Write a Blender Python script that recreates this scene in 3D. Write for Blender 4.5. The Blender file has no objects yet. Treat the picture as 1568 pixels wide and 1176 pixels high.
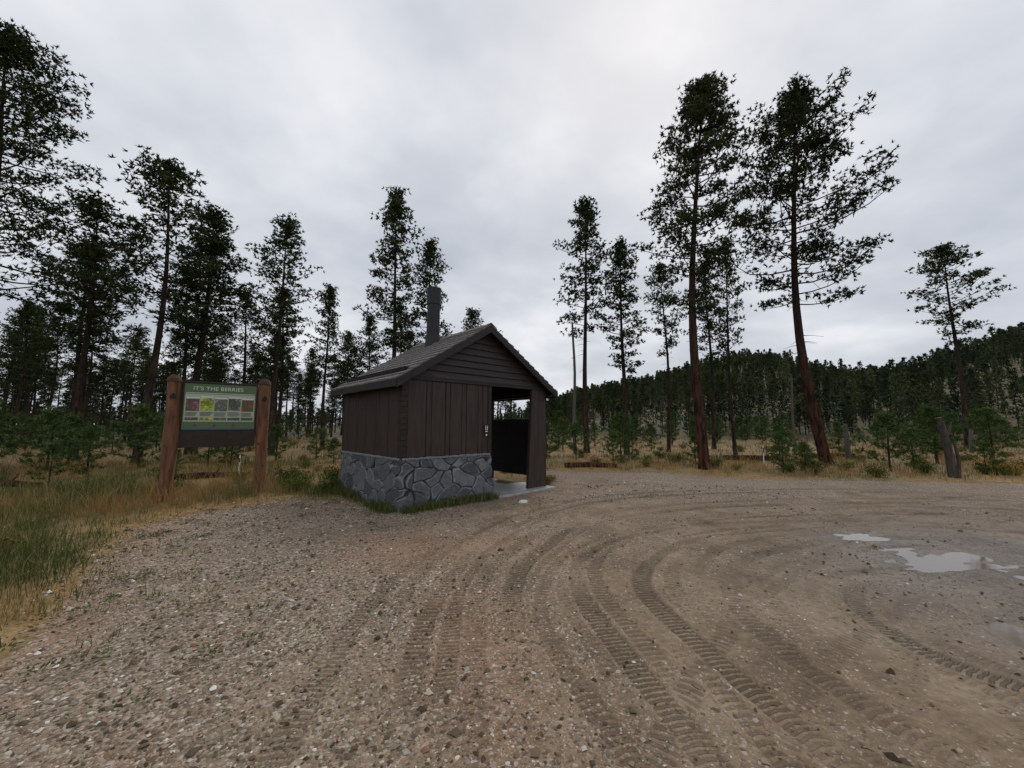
import bpy, math, random
import numpy as np
from mathutils import Vector, Matrix
R_=np.random.RandomState
scene=bpy.context.scene
COL=scene.collection

# ---------------------------------------------------------------- helpers
def link(o,parent=None):
    COL.objects.link(o)
    if parent is not None: o.parent=parent
    return o
def empty(name,loc=(0,0,0),rz=0,parent=None):
    e=bpy.data.objects.new(name,None); e.empty_display_size=.3
    e.location=loc; e.rotation_euler=(0,0,rz); return link(e,parent)
def mesh_np(name,verts,faces,mats=(),midx=None,attrs=None,smooth=False):
    """faces: list of int arrays (M,k)"""
    me=bpy.data.meshes.new(name)
    verts=np.asarray(verts,dtype=np.float32)
    faces=[np.asarray(f,dtype=np.int32) for f in faces if len(f)]
    nl=sum(f.size for f in faces); nf=sum(len(f) for f in faces)
    me.vertices.add(len(verts)); me.vertices.foreach_set('co',verts.ravel())
    me.loops.add(nl); me.polygons.add(nf)
    me.loops.foreach_set('vertex_index',np.concatenate([f.ravel() for f in faces]))
    tot=np.concatenate([np.full(len(f),f.shape[1],dtype=np.int32) for f in faces])
    st=np.concatenate([[0],np.cumsum(tot)[:-1]]).astype(np.int32)
    me.polygons.foreach_set('loop_start',st)
    me.polygons.foreach_set('loop_total',tot)
    for m in mats: me.materials.append(m)
    if midx is not None: me.polygons.foreach_set('material_index',np.asarray(midx,dtype=np.int32))
    me.polygons.foreach_set('use_smooth',np.full(nf,bool(smooth)))
    if attrs:
        for k,v in attrs.items():
            a=me.attributes.new(k,'FLOAT','POINT'); a.data.foreach_set('value',np.asarray(v,dtype=np.float32))
    me.update(calc_edges=True)
    return me
def obj(name,me,parent=None,loc=(0,0,0),rz=0,sc=1):
    o=bpy.data.objects.new(name,me); o.location=loc; o.rotation_euler=(0,0,rz)
    o.scale=(sc,sc,sc) if not isinstance(sc,tuple) else sc
    return link(o,parent)

class MB:
    def __init__(s): s.v=[];s.q=[];s.t=[];s.n=0;s.tq=[];s.mq=[];s.mt=[];s.tint=[]
    def add(s,v,q=None,t=None,m=0,tint=0.):
        v=np.asarray(v,dtype=float).reshape(-1,3); s.v.append(v)
        s.tint.append(np.broadcast_to(np.asarray(tint,dtype=float),(len(v),)))
        if q is not None and len(q):
            q=np.asarray(q)+s.n; s.q.append(q); s.mq.append(np.full(len(q),m))
        if t is not None and len(t):
            t=np.asarray(t)+s.n; s.t.append(t); s.mt.append(np.full(len(t),m))
        s.n+=len(v)
    def box(s,x0,x1,y0,y1,z0,z1,m=0,tint=0.):
        v=[(x0,y0,z0),(x1,y0,z0),(x1,y1,z0),(x0,y1,z0),(x0,y0,z1),(x1,y0,z1),(x1,y1,z1),(x0,y1,z1)]
        s.add(v,q=BQ,m=m,tint=tint)
    def hexa(s,v,m=0,tint=0.): s.add(v,q=BQ,m=m,tint=tint)
    def tube(s,pts,rad,sides=6,m=0,cap=True,tint=0.):
        pts=np.asarray(pts,dtype=float); n=len(pts); rad=np.broadcast_to(np.asarray(rad,dtype=float),(n,))
        d=np.gradient(pts,axis=0); d/=np.linalg.norm(d,axis=1)[:,None]+1e-9
        ref=np.array([0,0,1.]) if abs(d[0][2])<.8 else np.array([1.,0,0])
        a=np.cross(d,ref); a/=np.linalg.norm(a,axis=1)[:,None]+1e-9; b=np.cross(d,a)
        th=np.arange(sides)*2*np.pi/sides
        v=pts[:,None,:]+rad[:,None,None]*(np.cos(th)[None,:,None]*a[:,None,:]+np.sin(th)[None,:,None]*b[:,None,:])
        i=np.arange(n-1)[:,None]*sides; j=np.arange(sides)[None,:]; j2=(j+1)%sides
        q=np.stack([i+j,i+sides+j,i+sides+j2,i+j2],-1).reshape(-1,4)
        s.add(v.reshape(-1,3),q=q,m=m,tint=tint)
        if cap:
            for k,f in ((0,1),(n-1,-1)):
                c=np.vstack([v[k],pts[k][None]]); t=[(sides,x,(x+1)%sides)[::f] for x in range(sides)]
                s.add(c,t=t,m=m,tint=tint)
    def mesh(s,name,mats,smooth=False):
        f=[];mi=[]
        if s.q: f.append(np.concatenate(s.q)); mi.append(np.concatenate(s.mq))
        if s.t: f.append(np.concatenate(s.t)); mi.append(np.concatenate(s.mt))
        return mesh_np(name,np.concatenate(s.v),f,mats,np.concatenate(mi),{'tint':np.concatenate(s.tint)},smooth)
BQ=np.array([(0,3,2,1),(4,5,6,7),(0,1,5,4),(1,2,6,5),(2,3,7,6),(3,0,4,7)])

def bevel(o,w=.006,seg=1):
    m=o.modifiers.new('bevel','BEVEL'); m.width=w; m.segments=seg; m.limit_method='ANGLE'; return o

# ---------------------------------------------------------------- noise
def vn(x,y,seed=0):
    xi=np.floor(x).astype(np.int64); yi=np.floor(y).astype(np.int64)
    fx=x-xi; fy=y-yi; fx=fx*fx*(3-2*fx); fy=fy*fy*(3-2*fy)
    def h(a,b):
        k=(a*374761393+b*668265263+seed*974634777)&0xffffffff
        k=((k^(k>>13))*1274126177)&0xffffffff; k=k^(k>>16)
        return (k&0xffff)/65535.
    return (h(xi,yi)*(1-fx)+h(xi+1,yi)*fx)*(1-fy)+(h(xi,yi+1)*(1-fx)+h(xi+1,yi+1)*fx)*fy
def fbm(x,y,sc,oct=4,seed=0):
    s=0;a=1;t=0
    for i in range(oct):
        s=s+a*vn(x*sc+i*17.3,y*sc-i*9.1,seed+i); t+=a; a*=.5; sc*=2.03
    return s/t-.5
def ss(a,b,x):
    t=np.clip((x-a)/(b-a),0,1); return t*t*(3-2*t)

# ---------------------------------------------------------------- ground layout
POLY=np.array([(-3.0,-40),(-3.0,0),(-3.45,2.9),(-4.5,4.3),(-5.7,6.0),(-5.6,7.3),(-4.7,8.3),(-3.1,8.35),(-2.0,7.6),
  (-.5,8.9),(.9,10.3),(.5,11.6),(1.2,13.4),(4.7,12.9),(6.6,11.5),(13.7,10.5),(30,9),(70,3),(70,-40)],dtype=float)
def poly_sd(x,y):
    d=np.full(x.shape,1e9); ins=np.zeros(x.shape,bool)
    n=len(POLY)
    for i in range(n):
        a=POLY[i]; b=POLY[(i+1)%n]; e=b-a
        t=np.clip(((x-a[0])*e[0]+(y-a[1])*e[1])/(e@e),0,1)
        d=np.minimum(d,np.hypot(x-a[0]-t*e[0],y-a[1]-t*e[1]))
        c=((a[1]<=y)&(b[1]>y))|((b[1]<=y)&(a[1]>y))
        with np.errstate(divide='ignore',invalid='ignore'):
            xx=a[0]+(y-a[1])/(b[1]-a[1] if b[1]!=a[1] else 1e-9)*e[0]
        ins^=c&(x<xx)
    return np.where(ins,d,-d)
AZ=[-180,-40,0,6.5,11.3,20.4,25.5,30.9,35.7,39.5,43,46.3,49,52.5,56,62,80,110,180]
EL=[0,0,.02,.058,.085,.120,.152,.184,.177,.140,.133,.148,.184,.242,.275,.28,.25,.0,0]
def hill(x,y):
    az=np.degrees(np.arctan2(x,y)); r=np.hypot(x,y)
    e=np.interp(az,AZ,EL)*np.maximum(np.cos(np.radians(az)),.25)
    Hh=np.maximum(e*340-6,0)
    s=np.clip((r-48)/292,0,None)
    prof=np.where(s<1,s**1.05,np.maximum(1-(s-1)*.5,0))
    return Hh*prof*(1+.10*fbm(x,y,.02,3,131)*ss(50,150,r))
PC=[(5.35,4.7,.85,.55,1.),(6.9,5.0,.6,.4,1.),(4.2,3.1,.55,.22,.8),(6.3,3.9,.8,.35,.95),(5.0,5.75,.5,.2,.9)]
def pud(x,y):
    p=0
    for cx,cy,rx,ry,w in PC: p=np.maximum(p,w*np.exp(-(((x-cx)/rx)**2+((y-cy)/ry)**2)))
    return p
def Hgt(x,y):
    r=np.hypot(x,y)
    far=ss(14,60,r)
    sd=poly_sd(x,y)
    pz=ss(2.4,3.6,x)*(1-ss(7.8,9,x))*ss(1.8,2.6,y)*(1-ss(6.2,7.2,y))   # flat low corner where water collects
    z=(.05*fbm(x,y,.35,3,3)*ss(1,6,r)+.012*fbm(x,y,2.2,3,5))*(1-pz)-.006*pz
    z=z+far*1.6*fbm(x,y,.03,3,9)+hill(x,y)+ss(60,200,r)*2*fbm(x,y,.012,3,19)
    g=1-ss(-.25,.2,sd)
    z=z+g*(.04+.09*fbm(x,y,.9,3,11))
    pd=pud(x,y)
    z=z-.030*pd+.05*np.clip(pd*1.3,0,1)*fbm(x*.8+y*.6,(y*.8-x*.6)*2.4,2.0,3,14)
    return z
TR=[[(.25,.6),(.17,1.98),(.07,2.88),(.04,3.97),(.4,5.1),(1.3,6.5),(3.4,7.5),(6.9,8.05),(10.3,7.8),(15,6.5)],
 [(1.1,.6),(.95,1.98),(.8,2.88),(.68,3.97),(.95,4.92),(1.8,5.8),(3.6,6.8),(7.2,7.1),(9.5,6.5),(14,4.5)],
 [(1.9,.6),(1.6,1.9),(1.4,2.88),(1.32,3.97),(1.8,4.9),(3.0,5.8),(5.6,6.3),(7.9,5.8),(12,3.8)],
 [(2.6,.6),(2.2,1.9),(1.95,2.88),(2.15,3.97),(3,4.9),(4.9,5.6),(7,5.3),(11,3)],
 [(-.4,.6),(-.56,1.98),(-.66,2.88),(-.67,3.97),(-.35,5.4),(.9,7.4),(3.3,8.9),(8,9.3),(14,8.8)],
 [(-1.0,.9),(-1.15,2.28),(-1.29,3.56),(-1.1,4.8),(-.3,6.4),(1.6,8.4),(4.5,9.8)],
 [(3.4,.5),(3.0,2.0),(2.83,2.88),(2.5,3.9),(1.9,5.0),(1.2,6.3),(.9,7.9),(1.4,10.5)],
 [(4.0,.8),(3.1,2.5),(2.95,3.2),(3.4,3.97),(4.7,4.2),(6.5,4.1),(10,2.5)],
 [(4.9,1.4),(3.9,2.6),(3.9,3.2),(4.8,3.6),(6.3,3.4),(9,2.2)],
 [(.9,.5),(.60,1.9),(.32,2.9),(.30,3.9),(.8,5.05),(2.0,6.1),(4.2,7.0),(7.3,7.7),(11,7.3)],
 [(1.3,.6),(1.30,1.9),(1.2,2.9),(.9,4.0),(1.15,5.1),(2.1,6.15),(4.6,6.6),(8,6.3),(12,5)],
 [(2.5,.5),(1.75,1.9),(1.55,2.9),(1.75,3.9),(2.6,5.1),(4.2,5.9),(6.2,6.0),(9.5,4.6)],
 [(2.2,.5),(2.75,2.2),(2.9,3.4),(2.6,4.6),(1.6,6.0),(.2,7.3),(-.9,7.9)],
 [(5.8,1.0),(5.0,1.9),(4.7,2.5),(5.4,2.95),(7.2,2.6)],
 [(-.2,.5),(.7,2.0),(1.7,3.2),(3.0,4.3),(5.2,5.9),(8.2,7.9),(12,9.6)],
 [(.55,.5),(1.0,1.6),(1.9,2.6),(3.3,3.5),(5.4,4.9),(8.6,6.8),(12,8.2)],
 [(1.5,.4),(2.3,1.4),(3.6,2.4),(5.4,3.3),(8,4.2)]]
def spline(P,step=.06,off=0.,sd=101):
    P=np.array(P,float); P=np.vstack([2*P[0]-P[1],P,2*P[-1]-P[-2]]); out=[]
    for i in range(1,len(P)-2):
        n=max(2,int(np.linalg.norm(P[i+1]-P[i])/step)); t=np.linspace(0,1,n,endpoint=False)[:,None]
        a,b,c,d=P[i-1],P[i],P[i+1],P[i+2]
        out.append(.5*((2*b)+(-a+c)*t+(2*a-5*b+4*c-d)*t*t+(-a+3*b-3*c+d)*t**3))
    o=np.vstack(out)
    if off:
        g=np.gradient(o,axis=0); g/=np.linalg.norm(g,axis=1)[:,None]; s=np.linspace(0,1,len(o))[:,None]
        o=o+np.stack([g[:,1],-g[:,0]],1)*off*(1-1.6*s*(1 if sd%2 else -.4))
    return o+.10*np.stack([fbm(o[:,0],o[:,1],.9,2,sd),fbm(o[:,0],o[:,1],.9,2,sd+6)],1)
TRS=[spline(t,.09) for t in TR]
DEP=[1,.9,1,.75,.9,.6,.55,.9,.8,.55,.6,.7,.5,.7,.6,.5,.55]
for n_,(k_,o_) in enumerate([(0,.25),(0,-.33),(1,.21),(2,.24),(2,-.30),(3,.28),(4,.27),(4,-.3),(7,.3),(7,-.26),(1,-.19),(8,.3)]):
    TRS.append(spline(TR[k_],.09,o_,201+n_)); DEP.append(.5+.3*((n_*7)%5)/5)
rst=R_(5); WD=rst.uniform(.070,.098,len(TRS)); WD[:3]=.095; PER=rst.uniform(.046,.062,len(TRS))
def tracks(x,y):
    n=len(x); dz=np.zeros(n); tu=np.zeros(n); tv=np.zeros(n)+.5; tm=np.zeros(n)
    idx=np.where((x>-3)&(x<15)&(y>.3)&(y<11))[0]
    order=np.argsort(x[idx]); idx=idx[order]; xs=x[idx]; ys=y[idx]
    for k in reversed(range(len(TRS))):
        P=TRS[k]
        best=np.full(len(idx),9.); bu=np.zeros(len(idx)); bv=np.zeros(len(idx)); acc=0
        for i in range(0,len(P)-1):
            a=P[i]; b=P[i+1]; e=b-a; L=math.hypot(*e)
            lo=np.searchsorted(xs,min(a[0],b[0])-.22); hi=np.searchsorted(xs,max(a[0],b[0])+.22)
            if hi>lo:
                yy=ys[lo:hi]; sel=np.where((yy>min(a[1],b[1])-.22)&(yy<max(a[1],b[1])+.22))[0]+lo
                if len(sel):
                    px=xs[sel]-a[0]; py=ys[sel]-a[1]
                    t=np.clip((px*e[0]+py*e[1])/(L*L),0,1)
                    s=(px*e[1]-py*e[0])/L
                    d=np.hypot(px-t*e[0],py-t*e[1]); w=d<best[sel]; ww=sel[w]
                    best[ww]=d[w]; bu[ww]=acc+t[w]*L; bv[ww]=s[w]
            acc+=L
        near=best<.21
        wob=np.clip((-.15+1.9*vn(bu*.8,bu*0+k*7.7,31+k)),0,1.1)*DEP[k]*near*np.clip(bu/.6,0,1)*np.clip((acc-bu)/.6,0,1)
        wd=WD[k]; per=PER[k]
        edge=.012*(vn(bu*9,bv*9,61+k)-.5)
        m=(1-ss(wd*.80,wd*1.14,best+edge))*np.clip(wob,0,1)
        rim=np.exp(-((best-wd*1.25)/.028)**2)*wob
        d_=-.013*m+.007*rim
        lug=np.clip(np.sin(bu*2*np.pi/per+np.abs(bv)*22)*2.2,-1,1)*m*.005*(.35+.65*ss(.02,.05,np.abs(bv)))
        dz[idx]=dz[idx]*(1-m)+d_+lug
        w=(m>=tm[idx]*.6)&(best<.2); ww=idx[w]
        tu[ww]=bu[w]*.075/per; tv[ww]=bv[w]
        tm[idx]=np.maximum(m,tm[idx]*(1-.3*m))
    return dz,tu,tv,tm
def zat(x,y):
    return float(Hgt(np.array([float(x)]),np.array([float(y)]))[0])

# ---------------------------------------------------------------- materials
def new_mat(name,rough=.8,spec=.3):
    m=bpy.data.materials.new(name); m.use_nodes=True; nt=m.node_tree
    b=nt.nodes['Principled BSDF']; b.inputs['Roughness'].default_value=rough
    b.inputs['Specular IOR Level'].default_value=spec
    return m,nt,b
class NT:
    def __init__(s,nt): s.nt=nt
    def n(s,t,**k):
        x=s.nt.nodes.new(t)
        for a,b in k.items(): setattr(x,a,b)
        return x
    def L(s,a,b): s.nt.links.new(a,b)
    def attr(s,name): return s.n('ShaderNodeAttribute',attribute_name=name).outputs['Fac']
    def math(s,op,a,b=None,clamp=False):
        x=s.n('ShaderNodeMath',operation=op,use_clamp=clamp)
        for i,v in enumerate((a,b)):
            if v is None: continue
            if isinstance(v,(int,float)): x.inputs[i].default_value=v
            else: s.L(v,x.inputs[i])
        return x.outputs[0]
    def mix(s,f,a,b,mode='MIX'):
        x=s.n('ShaderNodeMix',data_type='RGBA',blend_type=mode)
        for sock,v in ((x.inputs[0],f),(x.inputs[6],a),(x.inputs[7],b)):
            if isinstance(v,(int,float)): sock.default_value=v
            elif isinstance(v,tuple): sock.default_value=(*v,1)
            else: s.L(v,sock)
        return x.outputs[2]
    def ramp(s,f,stops,interp='LINEAR'):
        r=s.n('ShaderNodeValToRGB'); r.color_ramp.interpolation=interp; e=r.color_ramp.elements
        while len(e)<len(stops): e.new(.5)
        for i,(p,c) in enumerate(stops):
            e[i].position=p; e[i].color=(*c,1) if isinstance(c,tuple) else (c,c,c,1)
        s.L(f,r.inputs[0]); return r.outputs[0]
    def noise(s,vec,sc,det=4,rough=.55,out='Fac'):
        x=s.n('ShaderNodeTexNoise'); x.inputs['Scale'].default_value=sc; x.inputs['Detail'].default_value=det
        x.inputs['Roughness'].default_value=rough; s.L(vec,x.inputs['Vector']); return x.outputs[out]
    def vor(s,vec,sc,feat='F1',out='Color'):
        x=s.n('ShaderNodeTexVoronoi',feature=feat); x.inputs['Scale'].default_value=sc; s.L(vec,x.inputs['Vector']); return x.outputs[out]
    def obj(s): return s.n('ShaderNodeTexCoord').outputs['Object']
    def map(s,vec,sc=(1,1,1),rot=(0,0,0)):
        x=s.n('ShaderNodeMapping'); x.inputs['Scale'].default_value=sc; x.inputs['Rotation'].default_value=rot; s.L(vec,x.inputs['Vector']); return x.outputs[0]
    def bump(s,h,st=.5,dist=.02,nrm=None):
        x=s.n('ShaderNodeBump'); x.inputs['Strength'].default_value=st; x.inputs['Distance'].default_value=dist
        s.L(h,x.inputs['Height'])
        if nrm is not None: s.L(nrm,x.inputs['Normal'])
        return x.outputs[0]

def noisy(name,c1,c2,sc=8,rough=.8,bs=.4,bd=.01,stretch=(1,1,1),spec=.3,det=4):
    m,nt,b=new_mat(name,rough,spec); g=NT(nt); v=g.map(g.obj(),stretch)
    n=g.noise(v,sc,det); g.L(g.ramp(n,[(.3,c1),(.7,c2)]),b.inputs['Base Color'])
    n2=g.noise(v,sc*3,det); g.L(g.bump(n2,bs,bd),b.inputs['Normal']); return m

def ground_mat():
    m,nt,b=new_mat('ground_gravel_and_grass'); g=NT(nt); v=g.obj()
    G=g.attr('gravel'); P=g.attr('pebble'); T=g.attr('tm'); W=g.attr('wet'); O=g.attr('needle')
    tu=g.attr('tu'); tv=g.attr('tv')
    n1=g.noise(v,1.3,3); n2=g.noise(v,14,3,.65)
    mud=g.ramp(n1,[(.3,(.134,.092,.056)),(.5,(.212,.150,.094)),(.7,(.285,.212,.140))])
    mud=g.mix(.75,mud,g.ramp(n2,[(.25,.33),(.75,.74)]),'OVERLAY')
    va=g.n('ShaderNodeTexVoronoi'); va.inputs['Scale'].default_value=50; g.L(v,va.inputs['Vector'])
    vb=g.n('ShaderNodeTexVoronoi'); vb.inputs['Scale'].default_value=120; g.L(v,vb.inputs['Vector'])
    def peb(vo):
        sp=g.n('ShaderNodeSeparateColor'); g.L(vo.outputs['Color'],sp.inputs[0])
        col=g.ramp(sp.outputs[0],[(0,(.084,.061,.041)),(.35,(.182,.136,.094)),(.65,(.295,.235,.174)),(.86,(.46,.405,.33)),(.95,(.28,.14,.08)),(1,(.74,.70,.63))])
        mask=g.math('GREATER_THAN',g.math('ADD',g.math('MULTIPLY',P,.9),sp.outputs[1]),1.0)
        return col,mask,g.math('SUBTRACT',1,vo.outputs['Distance'])
    ca,ma,ha=peb(va); cb,mb,hb=peb(vb)
    col=g.mix(g.math('MULTIPLY',mb,.7),mud,cb); col=g.mix(g.math('MULTIPLY',ma,.8),col,ca)
    nm=g.math('MULTIPLY',O,g.math('GREATER_THAN',g.noise(v,75,1,.8),.56))
    col=g.mix(g.math('MULTIPLY',nm,.68),col,(.33,.115,.044))
    ph=g.math('ADD',g.math('MULTIPLY',tu,2*math.pi/.075),g.math('MULTIPLY',g.math('ABSOLUTE',tv),22))
    lug=g.math('MULTIPLY',g.math('SINE',ph),2.2); lug=g.math('MAXIMUM',g.math('MINIMUM',lug,1),-1)
    tf=g.math('MULTIPLY',T,g.math('ADD',.38,g.math('MULTIPLY',lug,-.30)),True)
    col=g.mix(tf,col,(.055,.037,.023))
    col=g.mix(g.math('MULTIPLY',W,.38),col,(.076,.057,.040))
    s1=g.noise(v,.35,3); s2=g.noise(v,5,3,.7)
    soil=g.ramp(s1,[(.35,(.27,.125,.048)),(.5,(.21,.14,.052)),(.65,(.095,.098,.034))])
    soil=g.mix(g.ramp(s2,[(.42,0.),(.62,1.)]),soil,(.28,.185,.08))
    soil=g.mix(.8,soil,g.ramp(n2,[(.25,.25),(.75,.75)]),'OVERLAY')
    far=g.attr('far'); soil=g.mix(far,soil,g.ramp(s1,[(.35,(.04,.048,.022)),(.52,(.085,.075,.036)),(.68,(.17,.10,.052))]))
    ed=g.math('ADD',G,g.math('MULTIPLY',g.math('SUBTRACT',n2,.5),.9))
    edm=g.ramp(ed,[(.42,0.),(.58,1.)])
    fin=g.mix(edm,soil,col); g.L(fin,b.inputs['Base Color'])
    r=g.math('SUBTRACT',.88,g.math('MULTIPLY',W,.64),True); g.L(r,b.inputs['Roughness'])
    h=g.math('MULTIPLY',g.math('MULTIPLY',ha,ma),1.0)
    h=g.math('ADD',h,g.math('MULTIPLY',n2,1.7))
    h=g.math('ADD',h,g.math('MULTIPLY',g.math('MULTIPLY',lug,T),.7))
    h=g.math('MULTIPLY',h,g.math('SUBTRACT',1,g.math('MULTIPLY',W,.45)))
    g.L(g.bump(h,.9,.012),b.inputs['Normal'])
    return m

def tint_mat(name,stops,objrand=.0):
    m=bpy.data.materials.new(name); m.use_nodes=True; nt=m.node_tree; g=NT(nt)
    nt.nodes.remove(nt.nodes['Principled BSDF'])
    b=g.n('ShaderNodeBsdfDiffuse'); g.L(b.outputs[0],nt.nodes['Material Output'].inputs[0])
    t=g.attr('tint')
    if objrand:
        oi=g.n('ShaderNodeObjectInfo').outputs['Random']
        t=g.math('ADD',t,g.math('MULTIPLY',g.math('SUBTRACT',oi,.5),objrand),True)
    g.L(g.ramp(t,stops),b.inputs['Color'])
    return m
def bark(name,c1,c2):
    m=bpy.data.materials.new(name); m.use_nodes=True; nt=m.node_tree; g=NT(nt)
    nt.nodes.remove(nt.nodes['Principled BSDF'])
    b=g.n('ShaderNodeBsdfDiffuse'); g.L(b.outputs[0],nt.nodes['Material Output'].inputs[0])
    n=g.noise(g.map(g.obj(),(1.6,1.6,.35)),6,3,.65)
    sp=g.n('ShaderNodeSeparateXYZ'); g.L(g.obj(),sp.inputs[0])
    c=g.ramp(n,[(.38,c1),(.62,c2)])
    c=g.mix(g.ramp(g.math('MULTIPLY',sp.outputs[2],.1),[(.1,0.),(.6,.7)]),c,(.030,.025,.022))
    g.L(c,b.inputs['Color'])
    g.L(g.bump(n,1,.06),b.inputs['Normal']); return m
M_ground=ground_mat()
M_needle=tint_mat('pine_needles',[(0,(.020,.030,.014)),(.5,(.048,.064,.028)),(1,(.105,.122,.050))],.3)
M_needle_y=tint_mat('young_pine_needles',[(0,(.040,.068,.024)),(.6,(.080,.125,.042)),(1,(.15,.185,.065))],.3)
M_needle_f=tint_mat('far_pine_needles_hazed',[(0,(.026,.038,.022)),(.5,(.055,.072,.038)),(1,(.110,.118,.055))],1.)  # atmospheric haze painted into the colour: distant needles lightened
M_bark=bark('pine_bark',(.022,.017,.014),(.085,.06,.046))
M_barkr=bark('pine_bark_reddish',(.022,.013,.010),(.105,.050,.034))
M_snag=noisy('dead_wood',(.06,.052,.045),(.16,.14,.12),6,.9,.6,.02,(2,2,.3))
M_brown=noisy('brown_stained_siding',(.030,.0185,.0155),(.054,.035,.030),6,.6,.5,.004,(3,3,.35),.35)
M_brownh=noisy('brown_stained_lap_siding',(.024,.017,.0165),(.044,.033,.031),6,.6,.5,.004,(.35,3,3),.35)
M_trim=noisy('dark_trim',(.018,.014,.013),(.034,.026,.024),9,.6,.3,.003)
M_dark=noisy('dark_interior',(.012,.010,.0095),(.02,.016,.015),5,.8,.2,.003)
M_roof=noisy('weathered_shakes',(.080,.071,.066),(.22,.20,.185),7,.75,.8,.008,(1,3,3))
M_pipe=noisy('black_vent_pipe',(.014,.014,.016),(.024,.024,.026),10,.4,.15,.002)
M_conc=noisy('wet_concrete',(.26,.26,.25),(.44,.44,.42),7,.3,.2,.003,spec=.5)
M_postw=noisy('log_post_wood',(.075,.032,.017),(.24,.115,.058),5,.7,.9,.015,(3,3,.35))
M_postd=noisy('log_post_dark',(.04,.022,.015),(.085,.045,.03),6,.8,.5,.01,(3,3,.5))
M_board=noisy('sign_board_brown',(.028,.017,.014),(.045,.029,.024),8,.7,.3,.003)
M_wgrey=noisy('weathered_grey_wood',(.035,.028,.023),(.11,.09,.075),7,.85,.8,.015,(3,3,.4))
def plain(name,c,r=.5,s=.3):
    m,nt,b=new_mat(name,r,s); g=NT(nt)
    n=g.noise(g.obj(),25,3); g.L(g.ramp(n,[(.3,tuple(x*.88 for x in c)),(.7,c)]),b.inputs['Base Color']); return m
M_white=plain('white_paint',(.75,.75,.73))
M_green=plain('sign_green',(.105,.165,.075))
M_pale=plain('sign_pale_green',(.42,.48,.37))
M_cream=plain('sign_cream',(.68,.71,.63))
M_black=plain('matt_black',(.012,.012,.013))
M_grass=tint_mat('grass_blades',[(0,(.062,.086,.028)),(.3,(.115,.128,.043)),(.5,(.22,.180,.073)),(.8,(.34,.24,.105)),(1,(.40,.225,.095))])
M_leaf=tint_mat('shrub_leaves',[(0,(.045,.07,.022)),(.4,(.10,.13,.035)),(.7,(.30,.22,.06)),(1,(.36,.13,.04))],.7)
def stone_mat():
    m,nt,b=new_mat('grey_rock_wall',.7,.35); g=NT(nt); v=g.obj()
    t=g.attr('cell'); mo=g.attr('mortar')
    c=g.ramp(t,[(0,(.072,.077,.085)),(.5,(.108,.115,.124)),(1,(.160,.168,.178))])
    c=g.mix(.85,c,g.ramp(g.noise(v,16,4,.75),[(.25,.25),(.75,.75)]),'OVERLAY')
    c=g.mix(mo,c,(.020,.021,.023)); c=g.mix(g.attr('rim'),c,(.34,.35,.35)); g.L(c,b.inputs['Base Color'])
    g.L(g.bump(g.noise(v,26,4,.75),1,.02),b.inputs['Normal']); return m
M_stone=stone_mat()
M_peb=tint_mat('gravel_stones',[(0,(.078,.056,.038)),(.4,(.188,.143,.10)),(.68,(.31,.255,.195)),(.82,(.49,.445,.375)),(.88,(.28,.14,.08)),(1,(.78,.76,.70))])

# ---------------------------------------------------------------- terrain (one sheet)
front=np.radians(np.arange(-66,66.01,.25)); back=np.radians(np.arange(69,292,3.))
ang=np.concatenate([front,back]); nA=len(ang)
rr=[.25]
while rr[-1]<1.2: rr.append(rr[-1]*1.03)
while rr[-1]<14: rr.append(rr[-1]*1.0052)
while rr[-1]<3500: rr.append(rr[-1]*1.035)
rr=np.array(rr); nR=len(rr)
X=(rr[:,None]*np.sin(ang)[None]).ravel(); Y=(rr[:,None]*np.cos(ang)[None]).ravel()
dz,tu,tv,tm=tracks(X,Y)
# where two tracks meet, fade the tread so the two patterns do not smear into each other
TU=tu.reshape(nR,nA); TM=tm.reshape(nR,nA).copy(); thr=(.022*rr+.014)[:,None]
bad=np.zeros((nR,nA),bool)
j_=np.abs(np.diff(TU,axis=0))>thr[1:]; bad[1:]|=j_; bad[:-1]|=j_
j_=np.abs(np.diff(TU,axis=1))>thr; bad[:,1:]|=j_; bad[:,:-1]|=j_
j_=np.abs(TU[1:,1:]-TU[:-1,:-1])>thr[1:]*1.3; bad[1:,1:]|=j_; bad[:-1,:-1]|=j_
j_=np.abs(TU[1:,:-1]-TU[:-1,1:])>thr[1:]*1.3; bad[1:,:-1]|=j_; bad[:-1,1:]|=j_
TM[bad]=0; tm=TM.ravel()
sd=poly_sd(X,Y)
inner=ss(.05,.5,sd)
Z=Hgt(X,Y)+dz*inner; tm=tm*inner
r_=np.hypot(X,Y)
def fine(x,y):
    r=np.hypot(x,y); return (.010*fbm(x,y,9,3,41)+.022*fbm(x,y,2.5,2,44)*ss(.5,2.5,x)*(1-ss(9,10,y)))*(r<20)*ss(.3,2,r)
Z+=fine(X,Y)
lft=lambda x,y:1-ss(-2.8,.2,x+fbm(x,y,.9,3,8))
leftness=lft(X,Y)
pebble=np.clip(.28+.58*leftness+1.0*fbm(X,Y,.8,4,21)+.35*ss(8.5,10.5,Y),0,1)*(1-.6*tm)
pebble=np.clip(pebble-.2*ss(1.5,4,X)*(Y<8),0.05,1)
wet=np.clip(np.exp(-(((X-5.8)/2.6)**2+((Y-4.1)/1.8)**2))*1.2+.8*fbm(X,Y,1.1,3,77)*ss(1.0,4,X)*(Y<9)+.32*ss(2.5,7,X)*(1-ss(6,9,Y))+pud(X,Y)*.6,0,1)
needle=np.clip(ss(.04,.26,fbm(X,Y,.55,4,55))*.7+.9*np.exp(-(((X+.25+.25*(Y-3))/.4)**2+((Y-3)/1.2)**2))+.8*ss(-.6,-.0,-np.abs(sd)),0,1)*(1-.7*ss(1,3,X))
far=ss(18,60,r_)
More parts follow.
